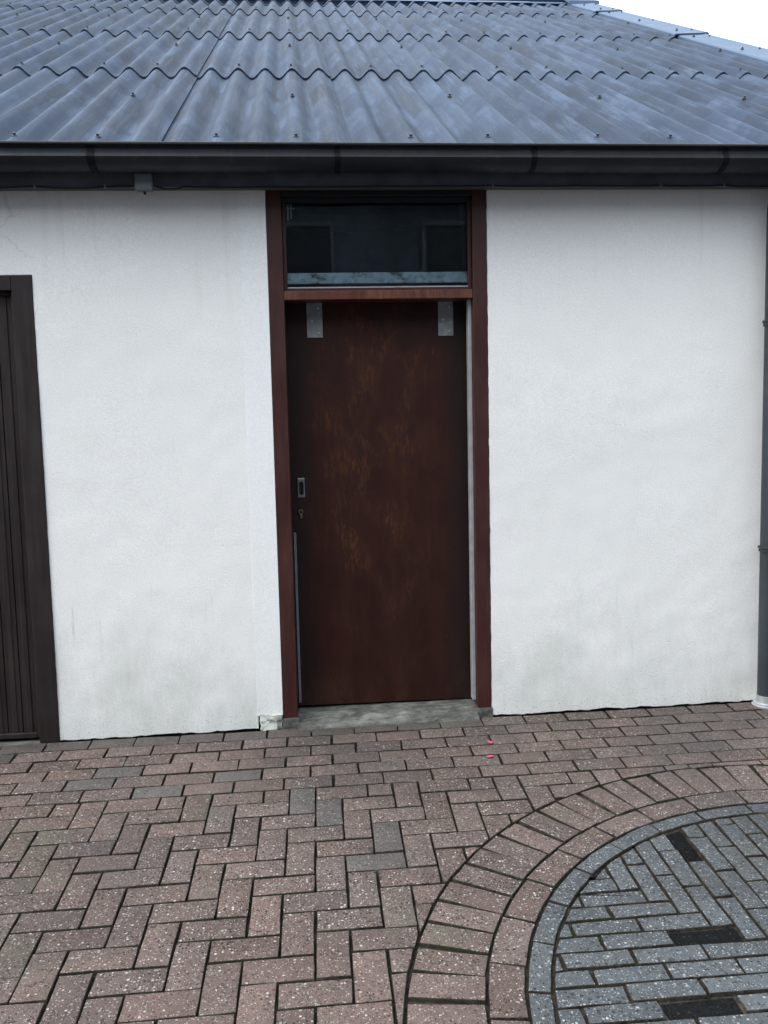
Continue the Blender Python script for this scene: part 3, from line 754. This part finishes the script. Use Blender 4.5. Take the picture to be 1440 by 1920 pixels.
k = len(vv[0])
for i in range(k): bm.faces.new([vv[0][i], vv[0][(i+1) % k], vv[1][(i+1) % k], vv[1][i]])
bm.faces.new(vv[0][::-1]); bm.faces.new(vv[1])
bd = from_bm('board', bm, MAT['garage'], gd); bd0 = bd
for i in range(33):
    o = bd if i == 0 else bd0.copy()
    if i: COL.objects.link(o)
    o.location = Vector((-1.4135-0.0697*i, 0.048, 0.0235)) - wpos(gd)
box('back_panel', -3.708, -1.3625, 0.076, 0.10, -0.01, 2.09, MAT['black'], gd, 0)
lump('garage_sill', -3.8, GX-0.003, -0.035, 0.2, -0.09, gz(-1.35, 0)-0.006, MAT['concrete'], gd, 0.003, 4, 5)

# ------------------------------------------------------------------ roof
RW, RXP, RTA, RZC, RSK, RRX, RTZ = 0.177, -0.06148, 0.54917, 2.74147, -0.02264, 0.02268, -0.00386
AMP = 0.0300
def rp(i, v, off=0.0):           # wave index, run towards the ridge, offset along the roof normal -> world
    x0 = RXP + RW*i; x = x0 + RSK*v; y = v + RRX*x0; z = RZC + RTA*y + RTZ*x
    n = Vector((-RTZ, -RTA, 1)).normalized(); return Vector((x, y, z)) + n*off
def prof(i): return AMP*(math.cos(2*math.pi*i)-1)
roof = empty('roof', (0, 3.9, 4.6), bld)
VL = [-0.155, 1.9631, 3.98641, 6.08687, 7.26828, 7.66]
seams = [-28.54+5*k for k in range(11)]
NS = 14
def roof_sheet(i0, i1, v0, v1, jit):
    T = 0.0110; n = int(round((i1-i0)*NS)); V = []; UVs = []; F = []; m = 4
    for layer in (0, 1):
        for r in range(m+1):
            v = v0 + (v1-v0)*r/m
            lift = 0.0145*(1-r/m) + 0.0005 + jit
            for c in range(n+1):
                i = i0+(i1-i0)*c/n
                sl = 0.010*max(0, 1-(i1-i)/0.6)         # side lap lies on the neighbour
                sl -= 0.005*max(0, 1-(i-i0)/0.5)
                V.append(rp(i, v, prof(i)+lift+sl-(T if layer else 0))); UVs.append((i, v))
    S = (n+1)*(m+1)
    for r in range(m):
        for c in range(n):
            a = r*(n+1)+c; F.append([a, a+1, a+n+2, a+n+1]); b = S+a; F.append([b+n+1, b+n+2, b+1, b])
    for c in range(n):
        F.append([S+c, S+c+1, c+1, c]); a = m*(n+1)+c; F.append([a, a+1, S+a+1, S+a])
    for r in range(m):
        a = r*(n+1); F.append([a, a+n+1, S+a+n+1, S+a]); a += n; F.append([a+n+1, a, S+a, S+a+n+1])
    o = mesh('roof_sheet', V, F, MAT['roof'], roof, uv=UVs); return _smooth(o, 40)
for k in range(5):
    for s in range(len(seams)-1):
        i0, i1 = seams[s]-0.30, seams[s+1]+0.0
        if s == len(seams)-2: i1 = 21.75
        if i0 > 21.5: continue
        top = VL[k+1] + (0.17 if k < 4 else 0.0)
        roof_sheet(i0, i1, VL[k]+random.uniform(-.004, .004), top, random.uniform(0, 0.001))
# fixing bolts with cap washers
nrm = Vector((-RTZ, -RTA, 1)).normalized()
Vb, Fb = tube_vf([(0, 0, -0.004), (0, 0, 0.004), (0, 0, 0.006), (0, 0, 0.0062), (0, 0, 0.015)], [0.0145, 0.013, 0.007, 0.0075, 0.007], 8)
bmesh_bolt = None
rotb = Vector((0, 0, 1)).rotation_difference(nrm)
for k in range(5):
    rows = [(VL[k]+(0.175 if k == 0 else 0.10), (-2, 0))]
    if k < 3: rows.append(((VL[k]+VL[k+1])/2+0.10, (0,)))
    if k == 4: rows = []
    for v, offs in rows:
        for s in range(-5, 5):
            for o_ in offs:
                i = s*5+o_
                if i > 20: continue
                P = rp(i+random.uniform(-.04, .04), v+random.uniform(-.012, .012), 0.0125)
                if not in_view(P, 20): continue
                if bmesh_bolt is None:
                    ob = mesh('roof_bolt', Vb, Fb, MAT['bolt'], roof, center=False); bmesh_bolt = ob
                else: ob = bmesh_bolt.copy(); COL.objects.link(ob)
                ob.rotation_mode = 'QUATERNION'; ob.rotation_quaternion = rotb; ob.location = P - wpos(roof)
# verge flashing pieces: flat wing on the sheets, rolled outer edge, apron down the gable
laps = [-0.18, 1.92, 4.10, 6.30, 7.72]
for a, b in zip(laps[:-1], laps[1:]):
    V = []; F = []
    P = [(20.50, -0.056), (20.53, 0.004), (20.62, 0.012), (21.7, 0.020), (21.98, 0.028), (22.08, 0.020), (22.10, -0.05), (22.10, -0.20), (22.06, -0.20), (22.05, -0.02), (21.6, 0.008), (20.6, -0.002), (20.53, -0.058)]
    for t in (0, 1):
        v = a if t == 0 else b+0.14
        for i, o in P:
            ii = i + (0.0 if t else (0.11 if i > 21.9 else (-0.22 if i < 20.7 else 0))); V.append(rp(ii, v, o + (0.002 if t else 0.016)))
    n = len(P)
    for i in range(n): j = (i+1) % n; F.append([i, j, n+j, n+i])
    F += [list(range(n-1, -1, -1)), list(range(n, 2*n))]
    bm = bmesh.new(); vs = [bm.verts.new(v) for v in V]
    for f in F: bm.faces.new([vs[i] for i in f])
    from_bm('verge_flashing', bm, MAT['verge'], roof)
    for tt in (0.10, 0.52, 0.93):
        for i in (20.95, 21.8):
            Pw = rp(i, a+(b-a)*tt, 0.036 - 0.014*tt)
            if in_view(Pw, 5):
                ob = bmesh_bolt.copy(); COL.objects.link(ob); ob.location = Pw - wpos(roof)
# ridge caps
rc = [-28+3.8*k for k in range(14)]
for q, i0 in enumerate(rc[:-1]):
    i1 = min(i0+4.0, 22.45)
    if i0 > 22: continue
    up = 0.004*(q % 2); V = []; 
    for i in (i0, i1):
        a = rp(i, 7.44, 0.012+up); b = rp(i, 7.655, 0.016+up); t = rp(i, 7.68, 0.018+up)
        V += [a, b, t, Vector((t.x, 2*RIDGE_Y-b.y+0.02, b.z)), Vector((t.x, 2*RIDGE_Y-a.y+0.02, a.z)), Vector((t.x, t.y, t.z-0.02))]
    F = [[i, (i+1) % 6, 6+(i+1) % 6, 6+i] for i in range(6)] + [[5, 4, 3, 2, 1, 0], [6, 7, 8, 9, 10, 11]]
    bm = bmesh.new(); vs = [bm.verts.new(v) for v in V]
    for f in F: bm.faces.new([vs[i] for i in f])
    from_bm('ridge_cap', bm, MAT['verge'], roof)
V = [rp(-28, 7.47, -0.07), rp(22.3, 7.47, -0.07), rp(22.3, 7.47, 0.014), rp(-28, 7.47, 0.014)]; V += [v + Vector((0, 0.03, 0)) for v in V]
mesh('ridge_filler', V, [[0, 1, 2, 3], [7, 6, 5, 4], [3, 2, 6, 7], [0, 4, 5, 1], [1, 5, 6, 2], [0, 3, 7, 4]], MAT['verge'], roof)
# end piece of the ridge
e = [rp(20.4, 7.30, 0.02), rp(22.6, 7.30, 0.02), rp(22.6, 7.66, 0.05), rp(20.4, 7.66, 0.05)]
V = e + [v + Vector((0, 0, 0.045)) for v in e]; V[6] += Vector((-0.05, 0.1, 0.02)); V[7] += Vector((0.05, 0.1, 0.02))
mesh('ridge_end', V, [[3, 2, 1, 0], [4, 5, 6, 7], [0, 1, 5, 4], [1, 2, 6, 5], [2, 3, 7, 6], [3, 0, 4, 7]], MAT['verge'], roof)
# far slope
V = [rp(-28, 7.66, -0.055), rp(21.7, 7.66, -0.055)]
V = [V[0], V[1], Vector((V[1].x, YB+0.3, 2.5)), Vector((V[0].x, YB+0.3, 2.5))]
V += [v - Vector((0, 0, 0.03)) for v in V]
mesh('far_slope', V, [[0, 1, 2, 3], [7, 6, 5, 4], [4, 5, 1, 0], [5, 6, 2, 1], [6, 7, 3, 2], [7, 4, 0, 3]], MAT['verge'], roof)

# ------------------------------------------------------------------ gutter
GX0, GX1 = -4.4, 3.78
gut = empty('gutter', (0.3, -0.17, 2.556)); tag(gut, 'dark grey rain gutter running along the roof edge', 'gutter')
def gzoff(x): return -0.0024*(x+1.3)
gp = [(-0.2545, 2.6585), (-0.2600, 2.6540), (-0.2600, 2.6480), (-0.2545, 2.6440), (-0.2440, 2.6430), (-0.2375, 2.6360), (-0.2395, 2.6180), (-0.2500, 2.6000), (-0.2440, 2.5890), (-0.2250, 2.5715), (-0.1960, 2.5600), (-0.1650, 2.5570), (-0.1350, 2.5670), (-0.1110, 2.5900), (-0.1030, 2.6200), (-0.1020, 2.6600)]
inner = [(-0.1050, 2.6600), (-0.1060, 2.6200), (-0.1140, 2.5920), (-0.1370, 2.5700), (-0.1650, 2.5600), (-0.1950, 2.5630), (-0.2235, 2.5740), (-0.2420, 2.5910), (-0.2470, 2.6000), (-0.2368, 2.6180), (-0.2345, 2.6380), (-0.2400, 2.6570), (-0.2460, 2.6600)]
x_parts = [(GX0, 0.98), (0.98, GX1)]
def gut_part(a, b):
    P = gp + inner; pr = [(y, z + gzoff(a)) for y, z in P]
    return extrude_profile('trough', pr, a, b, MAT['gutter'], gut, dz=gzoff(b)-gzoff(a), smooth=True)
gut_part(GX0, GX1)
for x in (-2.0, -0.923, 0.116, 0.978, 1.843, 2.9):
    wdt = 0.012 if x not in (-0.923,) else 0.016
    o = gzoff(x); c = Vector((-0.176, 2.615))
    outp = []
    for y, z in gp[4:15]:
        d = Vector((y, z)) - c; d.normalize(); outp.append((y+d.x*0.0035, z+d.y*0.0035+o))
    innp = [(y, z+o) for y, z in gp[4:15]][::-1]
    extrude_profile('bracket', outp+innp, x-wdt, x+wdt, MAT['bracket'], gut)

# ------------------------------------------------------------------ downpipe
PXC, PYC, PR_ = 2.176, -0.066, 0.042
dp = empty('downpipe', (PXC, PYC, gz(PXC, PYC))); tag(dp, 'dark grey downpipe with ribbed collars at the right edge', 'downpipe')
tube('pipe', [(PXC, PYC, 0.068), (PXC, PYC, 2.40), (PXC, PYC-0.004, 2.43), (PXC, PYC-0.030, 2.47), (PXC, -0.150, 2.51), (PXC, -0.172, 2.53), (PXC, -0.172, 2.575)], PR_, MAT['pipe'], dp, 28)
def rings(name, segs, m, n=28):
    P = [(PXC, PYC, z) for z, r in segs]; return tube(name, P, [r for z, r in segs], m, dp, n)
for zc in (1.892, 0.808):
    rings('collar', [(zc-0.017, PR_+0.0006), (zc-0.016, PR_+0.006), (zc-0.006, PR_+0.006), (zc-0.005, PR_+0.0035), (zc-0.001, PR_+0.0035), (zc, PR_+0.0095), (zc+0.010, PR_+0.0095), (zc+0.011, PR_+0.0006)], MAT['pipe'])
    box('wall_clip', PXC-0.012, PXC+0.012, PYC+PR_-0.001, 0.0, zc-0.012, zc+0.010, MAT['pipe'], dp, 0.001)
g0 = gz(PXC, PYC)
rings('steel_foot', [(g0+0.0005, PR_+0.006), (g0+0.020, PR_+0.006), (0.070, PR_+0.0035), (0.074, PR_+0.0035), (0.0745, PR_+0.0005)], MAT['steel'])
rings('foot_ring', [(g0-0.004, 0.064), (g0+0.006, 0.066), (g0+0.0085, 0.062), (g0+0.0095, 0.0600), (g0+0.0155, 0.0600), (g0+0.0195, 0.054), (g0+0.0205, PR_+0.0062)], MAT['steel'])

# ------------------------------------------------------------------ junction box and cable
jb = empty('junction_box', (-0.729, -0.115, 2.487)); tag(jb, 'small grey junction box under the gutter left of the door', 'junction box')
box('lid', -0.766, -0.692, -0.139, -0.124, 2.489, 2.560, MAT['box'], jb, 0.005)
box('case', -0.763, -0.695, -0.1235, -0.1005, 2.4885, 2.557, MAT['box'], jb, 0.002)
tube('gland', [(-0.729, -0.112, 2.4884), (-0.729, -0.112, 2.477)], 0.006, MAT['cable'], jb, 10)
cb = empty('cable', (0.3, -0.105, 2.50)); tag(cb, 'thin black cable clipped along the bottom of the fascia', 'cable')
def cable_pts(lst):
    out = []
    for (x0, z0, s), (x1, z1, _) in zip(lst[:-1], lst[1:]):
        for k in range(8):
            t = k/8; out.append((x0+(x1-x0)*t, -0.1075 + 0.002*math.sin(9*t), z0+(z1-z0)*t - s*4*t*(1-t)))
    out.append((lst[-1][0], -0.1075, lst[-1][1])); return out
tube('wire', cable_pts([(-2.6, 2.512, .006), (-1.9, 2.512, .006), (-1.2, 2.513, .007), (-0.90, 2.511, .001), (-0.775, 2.514, 0)]), 0.0042, MAT['cable'], cb, 8)
tube('wire', cable_pts([(-0.685, 2.513, .011), (-0.56, 2.511, .003), (-0.22, 2.509, .002), (0.3, 2.512, .002), (0.82, 2.513, .003), (1.2, 2.512, .002), (1.6, 2.511, .003), (1.90, 2.513, .006), (2.15, 2.512, .002), (2.9, 2.512, .004)]), 0.0042, MAT['cable'], cb, 8)
for x in (-1.2, -0.90, 0.82, 1.6, 1.90):
    box('cable_clip', x-0.004, x+0.004, -0.1135, -0.1005, 2.506, 2.522, MAT['box'], cb, 0.001)

# ------------------------------------------------------------------ petals
def petal(x, y, rz, s, seed, label):
    rnd = random.Random(seed); V = []; F = []; n = 7
    for i in range(n+1):
        t = i/n; wv = 0.011*math.sin(math.pi*min(1, t*1.05)**0.8)+0.0005
        for j in (-1, -0.5, 0, 0.5, 1):
            xx = (t-0.5)*0.034; yy = wv*j; zz = 0.001+0.003*abs(j)**2*math.sin(math.pi*t) + rnd.uniform(0, .0015) + 0.003*t*(t-0.3)
            V.append(Matrix.Rotation(rz, 3, 'Z') @ (Vector((xx, yy, zz))*s) + Vector((x, y, gz(x, y)+0.0012)))
    for i in range(n):
        for j in range(4): a = i*5+j; F.append([a, a+1, a+6, a+5])
    o = mesh('flower_petal', V, F, MAT['petal'], None, smooth=True)
    sm = o.modifiers.new('thickness', 'SOLIDIFY'); sm.thickness = 0.0008
    tag(o, label, 'petal', 'pink petals on the paving')
petal(0.738, -0.312, 2.3, 0.95, 1, 'small pink petal on the paving, the one closer to the wall')
petal(0.713, -0.461, 0.2, 1.0, 2, 'small pink petal on the paving, the one farther from the wall')
# ------------------------------------------------------------------ building added behind the camera to darken the transom reflection and shade the wall
HY = -8.0; hz = gz(0, HY)
hs_ = empty('added_house', (0, HY, hz)); tag(hs_, 'grey rendered building added unseen behind the camera to darken the transom reflection', 'added_house')
mb = plain('grey_house_render', (0.21, 0.235, 0.265), 0.9, 0.2, 0.2, 0.7, bump=0.2); MAT['tile'] = plain('dark_roof_tile', (0.055, 0.060, 0.072), 0.8, 0.3, 0.2, 8)
bm = bmesh.new()
for a in ((-18, 18, HY-7.0, HY, hz-0.3, hz+5.2),): add_box(bm, *a)
from_bm('wall', bm, mb, hs_)
pr = [(HY+0.45, hz+5.05), (HY-3.5, hz+8.6), (HY-7.45, hz+5.05), (HY-7.45, hz+5.2), (HY-3.5, hz+8.75), (HY+0.45, hz+5.2)]
extrude_profile('roof', pr, -18.4, 18.4, MAT['tile'], hs_)
MAT['white'] = plain('white_window_paint', (0.26, 0.28, 0.30), 0.5, 0.4, 0.05)
MAT['dimglass'] = plain('dim_house_glass', (0.060, 0.070, 0.080), 0.3, 0.5, 0.3, 1.5)
for zz in (0.9, 3.3):
    for xx in (-15, -12, -9, -6.5, -3.6, -1.1, 1.5, 5.6, 8.6, 12, 15):
        if zz < 1 and xx == -1.1: continue
        wf = empty('window', (xx, HY, hz+zz), hs_)
        box('pane', xx+0.06, xx+1.34, HY+0.004, HY+0.02, hz+zz+0.06, hz+zz+1.34, MAT['dimglass'], wf, 0)
        for a, b, c, d in ((0, 1.4, 0, 0.06), (0, 1.4, 1.34, 1.4), (0, 0.06, 0.061, 1.339), (1.34, 1.4, 0.061, 1.339), (0.67, 0.73, 0.061, 1.339)):
            box('window_frame', xx+a, xx+b, HY+0.003, HY+0.05, hz+zz+c, hz+zz+d, MAT['white'], wf, 0)
box('door', -1.7, -0.7, HY+0.003, HY+0.05, hz, hz+2.15, MAT['frame'], hs_, 0.004)

bpy.context.view_layer.update()
